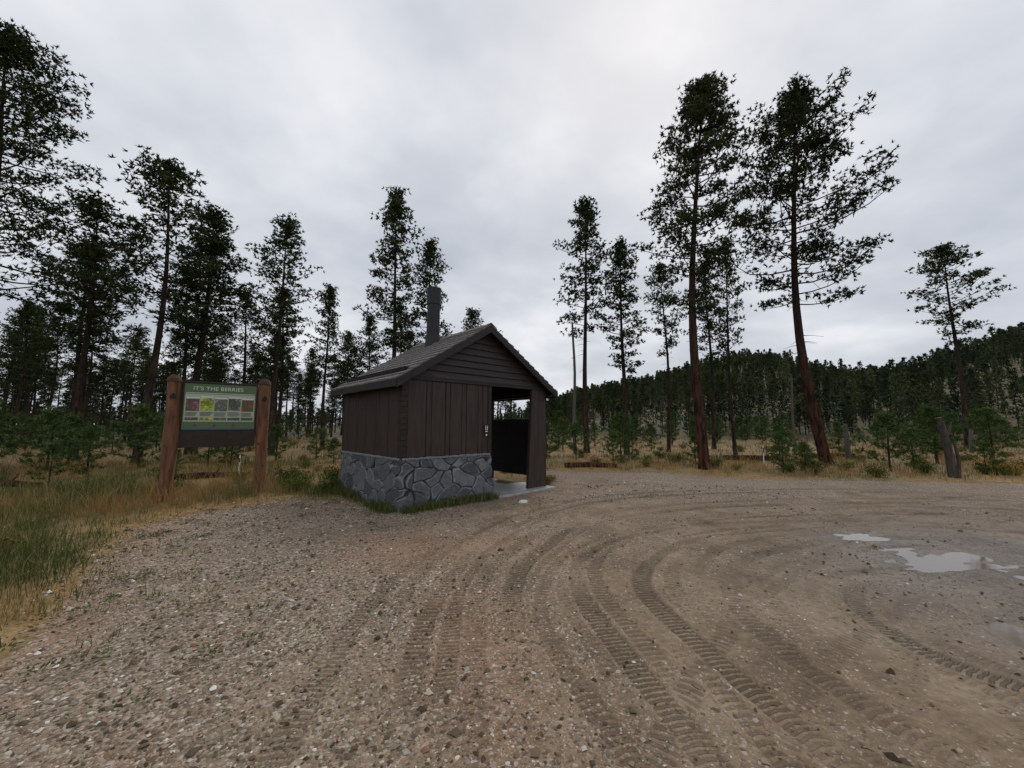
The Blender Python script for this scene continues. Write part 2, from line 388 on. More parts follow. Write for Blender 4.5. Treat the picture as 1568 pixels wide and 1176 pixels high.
att=dict(gravel=ss(-.35,.35,sd),pebble=pebble,tm=tm,tu=tu,tv=tv,wet=wet,needle=needle,far=far)
verts=np.stack([X,Y,Z],1); c0=len(verts)
verts=np.vstack([verts,[[0,0,float(Z[:nA].mean())]]])
for k in att: att[k]=np.append(att[k],att[k][0])
i=np.arange(nR-1)[:,None]*nA; j=np.arange(nA)[None]; j2=(j+1)%nA
Q=np.stack([i+j,i+j2,i+nA+j2,i+nA+j],-1).reshape(-1,4)[:,::-1]
Tt=np.stack([np.full(nA,c0),np.arange(nA),(np.arange(nA)+1)%nA],1)[:,::-1]
obj('ground',mesh_np('ground',verts,[Q,Tt],[M_ground],None,att,True))

mw,nt,b=new_mat('puddle_water',.06,.7); g=NT(nt)
b.inputs['Base Color'].default_value=(.20,.16,.12,1)
g.L(g.bump(g.noise(g.obj(),6,2),.06,.01),b.inputs['Normal'])
PW=pud(X,Y); pm_=(PW>.35)&(Y>2); wz=float(np.quantile(Z[pm_],.50))
nx=60; xs=np.linspace(3.2,8.0,nx); ys=np.linspace(2.6,6.3,nx); GX,GY=np.meshgrid(xs,ys)
pv=pud(GX,GY)
i,j=np.meshgrid(np.arange(nx-1),np.arange(nx-1),indexing='ij'); ok=(np.minimum(pv[:-1,:-1],pv[1:,1:])>.15)
i=i[ok];j=j[ok]; k0=i*nx+j
obj('puddle',mesh_np('puddle',np.stack([GX.ravel(),GY.ravel(),np.full(nx*nx,wz)],1),[np.stack([k0,k0+1,k0+nx+1,k0+nx],-1)],[mw],None,None,True))

# ---------------------------------------------------------------- gravel stones (one object)
rs=R_(4); N=80000
rd=.6+rs.rand(N)**1.0*11; th=np.radians(rs.uniform(-64,64,N))
gx=rd*np.sin(th); gy=rd*np.cos(th)
sdg=poly_sd(gx,gy); lf=lft(gx,gy)
keep=(sdg>-.25)&(pud(gx,gy)<.3)&(rs.rand(N)<np.clip(.18+.73*lf+1.2*fbm(gx,gy,.8,4,21)+.3*ss(8.5,10.5,gy)-.2*ss(2,5,gx),.05,1))
gx=gx[keep]; gy=gy[keep]; N=len(gx)
dzs,_,_,tms=tracks(gx,gy)
gz=Hgt(gx,gy)+dzs*ss(.05,.5,poly_sd(gx,gy))+fine(gx,gy)
size=np.clip(np.exp(rs.normal(-4.88,.52,N)),.003,.030)*(1+.04*np.hypot(gx,gy))
O6=np.array([(1,0,0),(0,1,0),(-1,0,0),(0,-1,0),(0,0,1),(0,0,-1)],float)
T8=np.array([(0,1,4),(1,2,4),(2,3,4),(3,0,4),(1,0,5),(2,1,5),(3,2,5),(0,3,5)])
V=O6[None]*(1+.7*(rs.rand(N,6,1)-.5)); V[:,:,2]*=.6; V+=.35*(rs.rand(N,6,3)-.5)
a=rs.rand(N)*6.28; ca,sa=np.cos(a)[:,None],np.sin(a)[:,None]
asp=rs.uniform(.6,1,N)[:,None]; vy=V[:,:,1]*asp
vx=V[:,:,0]*ca-vy*sa; vy2=V[:,:,0]*sa+vy*ca
V=np.stack([vx,vy2,V[:,:,2]],-1)*size[:,None,None]+np.stack([gx,gy,gz+size*.15],-1)[:,None,:]
F=(T8[None]+6*np.arange(N)[:,None,None]).reshape(-1,3)
obj('gravel_stones',mesh_np('gravel_stones',V.reshape(-1,3),[F],[M_peb],None,{'tint':np.repeat(rs.rand(N)**1.25,6)}))

# ---------------------------------------------------------------- grass (one object)
def blades(px,py,pz,h,w,tint,rs,lean=.7):
    n=len(px); a=rs.rand(n)*6.283; sx=np.cos(a)*w; sy=np.sin(a)*w
    b=rs.rand(n)*6.283; l=h*rs.uniform(.1,1,n)*lean; dx=np.cos(b)*l; dy=np.sin(b)*l
    p=np.stack([px,py,pz-.02],-1)
    s=np.stack([sx,sy,0*sx],-1); m=p+np.stack([dx*.35,dy*.35,h*.6],-1); t=p+np.stack([dx,dy,h*rs.uniform(.85,1,n)],-1)
    V=np.stack([p-s,p+s,m+s*.7,m-s*.7,t],1).reshape(-1,3)
    k=5*np.arange(n)[:,None]
    return V,np.array([[0,1,2,3]])+k,np.array([[3,2,4]])+k,np.repeat(tint,5)
rs=R_(11); PX=[];PY=[];HH=[];WW=[];TI=[]
def scatter(n,x0,x1,y0,y1,h,w,per,cl,dens,bias=0.,inside=.30):
    cx=rs.uniform(x0,x1,n); cy=rs.uniform(y0,y1,n); s=poly_sd(cx,cy)
    lx=(cx+2.08)*.731+(cy-7.31)*.682; ly=-(cx+2.08)*.682+(cy-7.31)*.731
    inb=(lx>-.05)&(lx<4.15)&(ly>-.05)&(ly<3.1)
    k=(s<-.05-.25*rs.rand(n)+inside*rs.rand(n)*(rs.rand(n)<.25))&(~inb)&(rs.rand(n)<np.clip(dens+2.2*fbm(cx,cy,.5,3,61),0.05,1))
    cx=cx[k];cy=cy[k];m=len(cx)
    hh=h*np.exp(rs.normal(0,.42,m))*(.35+.7*np.clip(-poly_sd(cx,cy)*1.2,0,1))*(1+1.6*fbm(cx,cy,.5,3,64)); tt=np.clip(.55+2.3*fbm(cx,cy,.7,3,66)+rs.normal(0,.22,m)+bias,0,1)
    PX.append(np.repeat(cx,per)+rs.normal(0,cl,m*per)); PY.append(np.repeat(cy,per)+rs.normal(0,cl,m*per))
    HH.append(np.repeat(hh,per)*rs.uniform(.3,1.15,m*per)); WW.append(np.full(m*per,w)*rs.uniform(.6,1.3,m*per)); TI.append(np.clip(np.repeat(tt,per)+rs.normal(0,.17,m*per),0,1))
scatter(5600,-11,-2.4,.8,9.5,.27,.0030,16,.08,.70,-.08,1.3)
scatter(3000,-18,-2,7,16,.26,.005,11,.10,.70,0)
scatter(2400,0,20,10,19,.22,.006,10,.12,.7,.1)
scatter(4600,-40,45,14,42,.28,.012,8,.28,.6,.08)
m=800; t_=rs.rand(m)*5.2
fx=np.where(t_<2.2,-2.08+.731*t_+.682*.17,-2.08-.682*(t_-2.2)-.731*.19); fy=np.where(t_<2.2,7.31+.682*t_-.731*.17,7.31+.731*(t_-2.2)-.682*.19)
kk=rs.rand(m)<np.clip(.5+2.5*fbm(fx,fy,1.6,2,90),.08,1); fx=fx[kk];fy=fy[kk];m=len(fx)
PX.append(np.repeat(fx,12)+rs.normal(0,.08,m*12));PY.append(np.repeat(fy,12)+rs.normal(0,.08,m*12));HH.append(rs.uniform(.04,.22,m*12));WW.append(np.full(m*12,.0055));TI.append(np.clip(rs.normal(.15,.2,m*12),0,1))
px=np.concatenate(PX);py=np.concatenate(PY);hh=np.concatenate(HH);ww=np.concatenate(WW);ti=np.concatenate(TI)
V,q,t,ta=blades(px,py,Hgt(px,py),hh,ww,ti,rs)
obj('grass',mesh_np('grass',V,[q,t],[M_grass],None,{'tint':ta}))
mb=MB(); rs=R_(91)
for k in range(260):
    x=rs.uniform(-6,-1.2); y=rs.uniform(1.5,8.3); s=poly_sd(np.array([x]),np.array([y]))[0]
    if s<-.1 or s>1.6 or rs.rand()<s*.5: continue
    z=zat(x,y); m=40; rr2=np.sqrt(rs.rand(m))*rs.uniform(.05,.22); aa=rs.rand(m)*6.283
    c=np.stack([x+rr2*np.cos(aa),y+rr2*np.sin(aa),z+rs.uniform(.002,.03,m)],1); d=np.stack([np.cos(aa),np.sin(aa),rs.uniform(.1,.7,m)],1); sdv=np.stack([-np.sin(aa),np.cos(aa),0*aa],1)
    l=rs.uniform(.012,.035,(m,1)); v=np.stack([c,c+d*l*.5+sdv*l*.3,c+d*l,c+d*l*.5-sdv*l*.3],1).reshape(-1,3)
    mb.add(v,q=np.arange(m*4).reshape(-1,4),tint=np.repeat(rs.rand(m)*.4+.05,4))
obj('ground_cover_weeds',mb.mesh('ground_cover_weeds',[M_leaf]))
mb=MB()
for k in range(28):
    x=rs.uniform(-4,4); y=rs.uniform(1.4,9)
    if poly_sd(np.array([x]),np.array([y]))[0]<.1: continue
    z=zat(x,y)+.010; a=rs.rand()*6.28; L=rs.uniform(.03,.10); b=a+rs.normal(0,.4)
    p0=np.array([x,y,z]); p1_=p0+[math.cos(a)*L*.5,math.sin(a)*L*.5,.006]; p2_=p1_+[math.cos(b)*L*.5,math.sin(b)*L*.5,0]
    mb.tube([p0,p1_,p2_],[.003,.0028,.0015],5)
obj('fallen_twigs',mb.mesh('fallen_twigs',[M_postd]))

# ---------------------------------------------------------------- pines
def make_pine(name,H,cs,R,seed,nb,nt_,tp,bl,bw,nbl=9,tr=.17,bend=(0,0,0,0),mats=None,stubs=10,top=1.,skew=0,spread=.13,tsides=9,low=.55):
    rs=R_(seed); mb=MB()
    ph=rs.rand(2)*6.28
    def tp_(z):
        s=z/H; return np.array([bend[0]*s+bend[2]*math.sin(s*math.pi)+.05*H/12*math.sin(s*7+ph[0]),bend[1]*s+bend[3]*math.sin(s*math.pi)+.05*H/12*math.sin(s*6+ph[1]),z])
    zz=np.concatenate([[-.3,0.],np.linspace(.35,H,14)])
    rad=tr*np.clip(1-zz/H,0.0,1)**.95+.010; rad[0:2]*=1.25
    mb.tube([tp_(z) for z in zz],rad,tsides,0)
    C=[];A=[];TT=[]
    for i in range(nb):
        s=(i+rs.rand())/nb; s=s**.85
        z=H*(cs+(1-cs)*s*.985)
        pr=(low+(1-low)*s/.3) if s<.3 else (1-((s-.3)/.7)**1.7)*.82+.18*top
        az=i*2.39996+rs.normal(0,.45)
        L=R*pr*rs.uniform(.45,1.15)*(1+skew*math.cos(az))
        if rs.rand()<.10: L*=1.28
        if s<.2 and rs.rand()<.3: continue
        el=-.12+.75*s+rs.normal(0,.14)
        p0=tp_(z); dh=np.array([math.cos(az),math.sin(az),0]); lat=np.array([-dh[1],dh[0],0])
        ts=np.linspace(0,1,5); cur=rs.uniform(.15,.5)*(1-.4*s); wav=rs.normal(0,.12)
        pts=p0+dh*(L*ts)[:,None]+np.array([0,0,1])*(L*(el*ts*.8+cur*ts**2.2))[:,None]+lat*(wav*L*np.sin(ts*3))[:,None]
        mb.tube(pts,np.linspace(.028,.008,5)*(tr/.17)*(.5+.5*L/R),4,0,False)
        tw=np.linspace(.38 if L>R*.5 else .2,1,nt_)
        for k,tt in enumerate(tw):
            b=np.array([np.interp(tt,ts,pts[:,c]) for c in range(3)])
            side=(1 if k%2 else -1)
            q=b+lat*side*L*.36*(1.15-tt)*rs.uniform(.3,1.2)+dh*L*rs.uniform(-.02,.10)+np.array([0,0,1])*L*rs.uniform(0,.16)
            if tt>.97: q=b+dh*.05
            mb.tube([b,q],[.010,.005],3,0,False)
            pc=q+np.array([0,0,spread*.4]); psz=rs.uniform(.7,1.25)
            for u in range(tp):
                o=rs.normal(0,1,3); o/=np.linalg.norm(o)+1e-6; o*=rs.rand()**.4*np.array([1.3,1.3,.7])*spread*1.4*psz
                C.append(pc+o); A.append(o/spread*.7+np.array([0,0,.35])+dh*.15)
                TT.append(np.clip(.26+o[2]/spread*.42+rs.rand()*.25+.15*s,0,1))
    for u in range(8*tp):
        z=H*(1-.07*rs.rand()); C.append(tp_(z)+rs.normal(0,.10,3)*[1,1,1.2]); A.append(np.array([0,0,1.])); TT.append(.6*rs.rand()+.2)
    for i in range(stubs):
        z=H*rs.uniform(.16,cs+.1); az=rs.rand()*6.28; L=rs.uniform(.2,.9); p=tp_(z)
        e=p+np.array([math.cos(az)*L,math.sin(az)*L,rs.uniform(-.25,.12)*L]); mb.tube([p,(p+e)/2+[0,0,.04],e],[.014,.009,.004],3,0,False)
    C=np.array(C);A=np.array(A);TT=np.array(TT); n=len(C)
    rn=rs.normal(0,1,(n,nbl,3)); rn/=np.linalg.norm(rn,axis=2)[:,:,None]
    d=rn*.9+A[:,None,:]*.6; d/=np.linalg.norm(d,axis=2)[:,:,None]
    sd_=np.cross(d,rs.normal(0,1,(n,nbl,3))); sd_/=np.linalg.norm(sd_,axis=2)[:,:,None]+1e-9
    l=bl*rs.uniform(.6,1.15,(n,nbl,1)); c=C[:,None,:]
    v=np.stack([c-sd_*bw*.5+d*l*.02,c+sd_*bw*.5+d*l*.02,c+d*l],2).reshape(-1,3)
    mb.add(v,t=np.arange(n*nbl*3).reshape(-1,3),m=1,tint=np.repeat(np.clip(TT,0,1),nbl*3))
    return mb.mesh(name,mats or [M_bark,M_needle])
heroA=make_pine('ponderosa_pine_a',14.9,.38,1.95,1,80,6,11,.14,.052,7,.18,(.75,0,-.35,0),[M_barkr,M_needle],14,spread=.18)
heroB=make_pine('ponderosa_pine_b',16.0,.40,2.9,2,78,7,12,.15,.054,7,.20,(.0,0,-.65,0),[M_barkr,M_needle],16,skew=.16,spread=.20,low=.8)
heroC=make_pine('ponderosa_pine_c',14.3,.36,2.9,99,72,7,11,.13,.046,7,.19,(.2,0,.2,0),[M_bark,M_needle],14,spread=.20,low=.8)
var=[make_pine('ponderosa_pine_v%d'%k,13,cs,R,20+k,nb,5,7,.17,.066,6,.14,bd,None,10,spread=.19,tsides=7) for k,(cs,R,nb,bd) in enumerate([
   (.42,1.4,50,(.2,0,0,.1)),(.38,1.75,50,(-.2,.1,.2,0)),(.50,1.8,42,(.1,0,-.2,0)),(.44,2.3,48,(0,.2,.25,0)),(.36,1.3,56,(.0,0,.1,0)),(.56,1.5,38,(.3,0,0,0))])]
def zb(x,y): return zat(x,y)-.05
def place(me,x,y,H,nom,rz=0,wx=1):
    k=H/nom; return obj('ponderosa_pine',me,None,(x,y,zb(x,y)),rz,(k*wx,k*wx,k))
place(heroA,6.7,13.7,14.9,14.9)
place(heroB,12.4,15.4,16,16)
place(heroC,-16.6,11.2,14.3,14.3,1.0)
T=[(4.1,21.2,14.5,0,.4,1.0),(6.0,20.5,11.7,4,1.0,1.1),(8.9,22,11.0,2,2,.9),(11.2,19.5,11.2,1,3,.75),(12.5,24,11.8,0,4,1),
 (28.2,24,13.1,2,.7,1.15),(-7.0,22,15.6,4,0,1.0),(-5.2,23.5,13.2,4,2,1.0),(-7.6,26,9.8,1,1,1),
 (-12.3,20,12.5,1,3,1.1),(-11.7,24,10.4,4,4,1),(-14.6,24,10.2,0,5,1.2),(-10.1,27,9.2,1,2.2,1.1),
 (-15.4,16,13.2,3,0,1.15),(-18.6,16.5,11.6,3,2,1.2),(-17.0,20.5,13.6,0,1,1.3),(-16.3,20,11.5,1,4,1.1),
 (-21.5,19,10.6,1,.5,1.2),(-24,21,12.0,3,5,1.1),(-20,23,11.2,2,3,1.2),(-19,27,11,1,2,1.3),(-26,17,11,2,0,1.3),(-22,14.5,9.0,0,3,1.3)]
for x,y,H,vi,rz,w in T: place(var[vi],x,y,H,13,rz,w)
rs=R_(8); pf=empty('pine_forest')
pts=[(a[0],a[1]) for a in T]+[(-16.6,11.2)]
n=0;tries=0
while n<185 and tries<9000:
    tries+=1
    left=rs.rand()<.93
    if left: x=rs.uniform(-85,0); y=rs.uniform(25,75)
    else: x=rs.uniform(5,75); y=rs.uniform(42,75)
    if x/y>-.36 and left and rs.rand()<.6: continue
    if min((x-a)**2+(y-b)**2 for a,b in pts)<8: continue
    pts.append((x,y)); H=rs.uniform(7.5,12)*(1 if left else .62); k=H/13; o=obj('pine_%03d'%n,var[rs.randint(6)],pf,(x,y,zb(x,y)),rs.rand()*6.28,(k*1.12,k*1.12,k)); n+=1
# hillside forest
fv=[make_pine('far_pine_v%d'%k,10,.10+.07*k,1.65-.12*k,40+k,22,2,2,.70,.30,5,.14,mats=[M_bark,M_needle_f],stubs=0,spread=.25,tsides=3) for k in range(4)]
hf=empty('hillside_forest'); N=8800
az=rs.uniform(3,78,N); r=np.sqrt(rs.uniform(50**2,365**2,N)); r=np.where(rs.rand(N)<.10,rs.uniform(50,130,N),r); hx=r*np.sin(np.radians(az)); hy=r*np.cos(np.radians(az))
den=(.54+.25*ss(60,150,r)+1.8*fbm(hx,hy,.04,3,71)); kp=rs.rand(N)<np.clip(den,.12,.95); hx=hx[kp];hy=hy[kp]; hz=Hgt(hx,hy); rk=r[kp]
for i in range(len(hx)):
    k=(.38+.55*rs.rand()**1.4)*(.38+.62*min(1,rk[i]/210)); o=obj('pine_%04d'%i,fv[rs.randint(4)],hf,(hx[i],hy[i],hz[i]-.2),rs.rand()*6.28,(k,k,k*rs.uniform(.9,1.35)))
bf=empty('distant_tree_belt'); N=1100
az=rs.uniform(-80,5,N); r=rs.uniform(90,230,N); hx=r*np.sin(np.radians(az)); hy=r*np.cos(np.radians(az)); hz=Hgt(hx,hy)
for i in range(N):
    k=rs.uniform(.35,.7); obj('pine_%04d'%i,fv[rs.randint(4)],bf,(hx[i],hy[i],hz[i]-.2),rs.rand()*6.28,(k,k,k))
def snag_mesh(H,seed,r=.10,br=6,name='dead_tree'):
    rs=R_(seed); mb=MB(); z=np.linspace(-.2,H,9)
    P=np.stack([.04*np.sin(z*1.1+seed),.04*np.cos(z*.9),z],1); mb.tube(P,np.linspace(r,r*.55,9),7)
    for i in range(br):
        h=H*rs.uniform(.3,.97); a=rs.rand()*6.28; L=rs.uniform(.15,.6); p=np.array([0,0,h]); e=p+[math.cos(a)*L,math.sin(a)*L,rs.uniform(-.1,.25)*L]
        mb.tube([p,e],[.02,.006],4)
    return mb.mesh(name,[M_snag])
def snag(H,seed,x,y,r=.10,br=6):
    return obj('dead_tree',snag_mesh(H,seed,r,br),None,(x,y,zb(x,y)),0)
snag(7.0,3,3.3,20.3,.10,4)
snag(5.2,5,4.6,24,.07,3); snag(4.2,9,14.6,20,.07,6); snag(1.6,8,15.2,17.6,.14,3); snag(1.3,12,25.5,21.5,.14,2)
sm=snag_mesh(9,33,.16,9); sf=empty('ridge_snags')
for i in range(40):
    a=math.radians(rs.uniform(34,50)) if i<26 else math.radians(rs.uniform(8,34)); r=rs.uniform(250,340); x=r*math.sin(a); y=r*math.cos(a); k=rs.uniform(.6,1.1)
    obj('snag_%02d'%i,sm,sf,(x,y,zb(x,y)),rs.rand()*6,(k*1.3,k*1.3,k))
# young pines
ypm=[make_pine('young_pine_v%d'%k,2.2,.04,.8,60+k,28,4,3,.17,.030,8,.03,mats=[M_bark,M_needle_y],stubs=0,spread=.05,tsides=5) for k in range(3)]
YP=[(8.9,12.8,1.35),(9.7,12.9,1.0),(12.6,13.0,1.9),(14.0,13.6,1.4),(7.0,14.9,1.2),(16.8,15.4,2.2),(14.8,12.2,1.0),(11,16,1.5),(18.5,17,2.2),(21,17,2.2),(4.2,16.2,1.3),(2.8,17,1.6),(5.4,17.5,1.3),
 (-17,12.6,2.3),(-14.5,12.2,2.0),(-12.6,11.6,1.5),(-13.4,14,2.2),(-11.3,14.5,1.7),(-16.5,10.4,2.2),(-19,13.5,2.5),(-15.7,13.8,1.9),(-10,16.5,1.5),(-8.8,17.5,1.4),(-7.1,15.5,1.0),(-12.5,17,2.1),(1.6,18,1.6),(-10.6,12.3,.8),
 (-13.6,9.6,1.5),(-15.2,8.6,1.7),(-11.8,10.0,1.1),(-18.0,11.2,2.4),(-20.5,12,2.5),(-9.8,13.6,1.4),(-11.2,8.2,.9),(-9.6,10.8,.9),(-12.8,7.4,1.2)]
for i,(x,y,h) in enumerate(YP):
    k=h/2.2; obj('young_pine_tree',ypm[i%3],None,(x,y,zb(x,y)),i*1.7,(k*1.1,k*1.1,k))
us=empty('young_pine_thicket')
for i in range(190):
    if i<120: x=rs.uniform(-45,50); y=rs.uniform(19,50)
    else: x=rs.uniform(5,60); y=rs.uniform(26,50)
    k=rs.uniform(.4,1.15); obj('young_pine_%03d'%i,ypm[i%3],us,(x,y,zb(x,y)),rs.rand()*6.28,k)

def make_shrub(seed,R,H,n,ls):
    rs=R_(seed); mb=MB()
    for i in range(26):
        a=rs.rand()*6.28; rr_=R*math.sqrt(rs.rand()); e=np.array([math.cos(a)*rr_,math.sin(a)*rr_,H*rs.uniform(.5,1)]); mb.tube([[e[0]*.2,e[1]*.2,-.03],e*[.6,.6,.6],e],[.006,.004,.002],3,0,False)
        m=n//26; c=e*rs.uniform(.35,1.05,(m,1))+rs.normal(0,.07,(m,3)); c[:,2]=np.abs(c[:,2])
        d=rs.normal(0,1,(m,3)); d/=np.linalg.norm(d,axis=1)[:,None]; s=np.cross(d,rs.normal(0,1,(m,3))); s/=np.linalg.norm(s,axis=1)[:,None]
        l=ls*rs.uniform(.6,1.3,(m,1)); v=np.stack([c,c+d*l*.5+s*l*.3,c+d*l,c+d*l*.5-s*l*.3],1).reshape(-1,3)
        mb.add(v,q=np.arange(m*4).reshape(-1,4),m=1,tint=np.repeat(np.clip(rs.rand(m)*.5+.3*rs.rand(),0,1),4))
    return mb.mesh('shrub',[M_bark,M_leaf])
sh=[make_shrub(k,.45,.42,1000,.055) for k in range(4)]
SH=[(-5.0,9.2,.8),(-4.3,9.3,.7),(-5.5,9.9,.9),(-3.6,9.6,.7),(-6.0,10.5,.9),(-4.6,10.4,1.0),(-7.9,9.2,.6),(-6.4,4.9,.6),(-5.9,4.2,.5),(-8.3,7.2,.5),(-9.5,9,.7),(.95,10.55,.5),(.75,10.9,.6),(1.1,11.1,.4),(-.2,12.6,.7),
 (9.3,13.1,.8),(10.2,13.6,.9),(13.1,12.4,.8),(15.5,12.2,.9),(17,12.8,.9),(7.7,13.4,.5),(11.4,13.4,.7),(5,14.5,.7),(3.2,15,.7),(-1,14.5,.8)]
for i,(x,y,k) in enumerate(SH): obj('shrub',sh[i%4],None,(x,y,zat(x,y)),i*2.1,k)
uf=empty('undergrowth')
for i in range(220):
    x=rs.uniform(-32,34); y=rs.uniform(9.5,30)
    if poly_sd(np.array([x]),np.array([y]))[0]>-.5: continue
    if -4.5<x<1.2 and y<12.5: continue
    obj('bush_%03d'%i,sh[i%4],uf,(x,y,zat(x,y)),rs.rand()*6.28,rs.uniform(.35,.85))

def log(x,y,L,r,rz,seed):
    mb=MB(); t=np.linspace(-L/2,L/2,8); mb.tube(np.stack([t,.03*np.sin(t*2+seed),.02*np.cos(t*3)],1),r*np.linspace(1,.75,8),9)
    mb.tube([[L*.1,0,0],[L*.1+.1,.1,.25]],[.03,.01],5)
    o=obj('fallen_log',mb.mesh('fallen_log',[M_barkr]),None,(x,y,zat(x,y)+r*.7),rz); return o
log(2.9,14.4,1.9,.11,-.1,1); log(-9,11.5,2.2,.10,.5,2); log(10.6,17,2.4,.13,-.3,4); log(-13,10,2.6,.10,-.2,7); log(15,18.5,3,.12,.2,9)
mb=MB(); z=np.linspace(-.3,1.75,10)
mb.tube(np.stack([-.17*z+.05*np.sin(z*2.2),0*z,z],1),[.12,.115,.105,.10,.105,.095,.09,.09,.085,.05],9)
mb.tube([[-.2,0,1.2],[-.02,-.03,1.28],[.12,-.05,1.62]],[.05,.045,.02],6)
mb.tube([[.02,-.1,-.2],[.14,-.1,.5],[.05,-.08,1.15]],[.06,.05,.03],6)
obj('weathered_wooden_post',mb.mesh('weathered_wooden_post',[M_wgrey]),None,(12.95,11.5,zat(12.95,11.5)),.3)
for x,y,h in ((9.3,14.4,.75),(-8.1,11.6,.65)):
    mb=MB(); mb.box(-.018,.018,-.005,.005,-.1,h); mb.box(-.018,.018,-.010,-.006,h-.18,h-.06,1); mb.hexa([(-.018,-.005,h),(.018,-.005,h),(.018,.005,h),(-.018,.005,h),(-.004,-.005,h+.03),(.004,-.005,h+.03),(.004,.005,h+.03),(-.004,.005,h+.03)])
    obj('marker_stake',mb.mesh('marker_stake',[M_white,M_black]),None,(x,y,zat(x,y)),0)
mb=MB(); rs2=R_(3); th=np.linspace(0,6.283,9)[:-1]
v=[(0,0,.05)]+[(.09*math.cos(a)*rs2.uniform(.8,1.2),.055*math.sin(a)*rs2.uniform(.8,1.2),.035) for a in th]+[(.10*math.cos(a),.065*math.sin(a),-.01) for a in th]
t=[(0,1+k,1+(k+1)%8) for k in range(8)]; q=[(1+k,9+k,9+(k+1)%8,1+(k+1)%8) for k in range(8)]
mb.add(v,q=q,t=t); obj('white_rock',mb.mesh('white_rock',[M_white]),None,(.23,8.15,zat(.23,8.15)+.01),.3)

# ---------------------------------------------------------------- vault toilet building
BR=math.radians(43); bld=empty('vault_toilet_building',(-2.08,7.31,0),BR)
W=4.0; D=3.0; RW=2.15; ZS=.95; ZW=2.47; SL=.62
def part(name,mb,mats,bv=0,smooth=False):
    o=obj(name,mb.mesh(name,mats,smooth),bld)
    if bv: bevel(o,bv)
    return o
per=2*(RW+D); nu=980; nz=96
uu=np.arange(nu)/nu*per; zz=np.linspace(-.25,ZS,nz)
U,ZZ=np.meshgrid(uu,zz)
rs=R_(77); 
gxn=36; cu=[];cz=[]
for a in range(gxn):
    for b in range(4):
        cu.append((a+.5+rs.uniform(-.5,.5)+.5*(b%2))*per/gxn); cz.append(-.30+(b+.5+rs.uniform(-.45,.45))*.36)
cu=np.array(cu);cz=np.array(cz); an=rs.uniform(-1.1,1.1,len(cu)); el=rs.uniform(.42,.7,len(cu))
wu=U+.03*fbm(U,ZZ,5,3,5); wzz=ZZ+.03*fbm(U+9,ZZ,5,3,6)
D1=np.full(U.shape,9.);D2=np.full(U.shape,9.);ID=np.zeros(U.shape,int); TLT=np.zeros(U.shape)
tx=rs.uniform(-.13,.13,len(cu)); ty=rs.uniform(-.13,.13,len(cu))
for k in range(len(cu)):
    du=(wu-cu[k]+per/2)%per-per/2; dv=wzz-cz[k]
    ca,sa=math.cos(an[k]),math.sin(an[k]); p=(du*ca+dv*sa)*el[k]; qd=(-du*sa+dv*ca)
    d=np.maximum(np.abs(p),np.abs(qd))*.45+np.hypot(p,qd)*.6; c1=d<D1; D2=np.where(c1,D1,np.minimum(D2,d)); ID=np.where(c1,k,ID); TLT=np.where(c1,du*tx[k]+dv*ty[k],TLT); D1=np.where(c1,d,D1)
e=D2-D1; mort=1-ss(.006,.020,e); dome=ss(0,.030,e); rim=np.exp(-((e-.027)/.010)**2)*ss(.25,.45,vn(U*7,ZZ*7,88))
disp=.010+.028*dome+(.020*fbm(U,ZZ,12,4,7)+TLT)*dome+rs.uniform(-.008,.008,len(cu))[ID]*dome
disp=np.maximum(disp,.004)+.05*(1-ss(-.1,.75,ZZ))
def outline(u):
    P=np.zeros(u.shape+(2,));Nn=np.zeros(u.shape+(2,))
    c=[0,RW,RW+D,2*RW+D,per]; st=[(0,0),(RW,0),(RW,D),(0,D)]; dr=[(1,0),(0,1),(-1,0),(0,-1)]; nm=[(0,-1),(1,0),(0,1),(-1,0)]
    for k in range(4):
        m=(u>=c[k])&(u<c[k+1]); t=u-c[k]; L=c[k+1]-c[k]
        for a in range(2): P[...,a]=np.where(m,st[k][a]+dr[k][a]*t,P[...,a])
        w0=np.clip(1-t/.035,0,1); w1=np.clip(1-(L-t)/.035,0,1)
        for a in range(2): Nn[...,a]=np.where(m,nm[k][a]+w0*nm[k-1][a]+w1*nm[(k+1)%4][a],Nn[...,a])
    return P,Nn
P,Nn=outline(U)
V=np.stack([P[...,0]+Nn[...,0]*disp,P[...,1]+Nn[...,1]*disp,ZZ],-1).reshape(-1,3)
i=np.arange(nz-1)[:,None]*nu; j=np.arange(nu)[None]; j2=(j+1)%nu
Q=np.stack([i+j,i+j2,i+nu+j2,i+nu+j],-1).reshape(-1,4)
obj('rock_wainscot',mesh_np('rock_wainscot',V,[Q],[M_stone],None,{'cell':rs.rand(len(cu))[ID].ravel()+.15*(fbm(U,ZZ,8,3,2).ravel()),'mortar':mort.ravel()*.95,'rim':rim.ravel()*.6},True),bld)
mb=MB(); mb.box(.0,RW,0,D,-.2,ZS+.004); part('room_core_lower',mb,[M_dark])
mb=MB()
for k in range(34):
    x0=k*RW/34; mb.box(x0,x0+RW/34*.97,-.045-.012*rs.rand(),.0,ZS-.03,ZS+.008+.012*rs.rand())
for k in range(46):
    y0=k*D/46; mb.box(-.045-.012*rs.rand(),.0,y0,y0+D/46*.97,ZS-.03,ZS+.008+.012*rs.rand())
me_=mb.mesh('rock_ledge',[M_stone])
for nm_,vv in (('cell',.9),('mortar',0.),('rim',.35)):
    a_=me_.attributes.new(nm_,'FLOAT','POINT'); a_.data.foreach_set('value',np.full(len(me_.vertices),vv,dtype=np.float32))
bevel(obj('rock_ledge',me_,bld),.008)
mb=MB(); mb.box(.012,RW-.012,.012,D-.012,ZS+.006,ZW+.25); part('room_core_upper',mb,[M_dark])
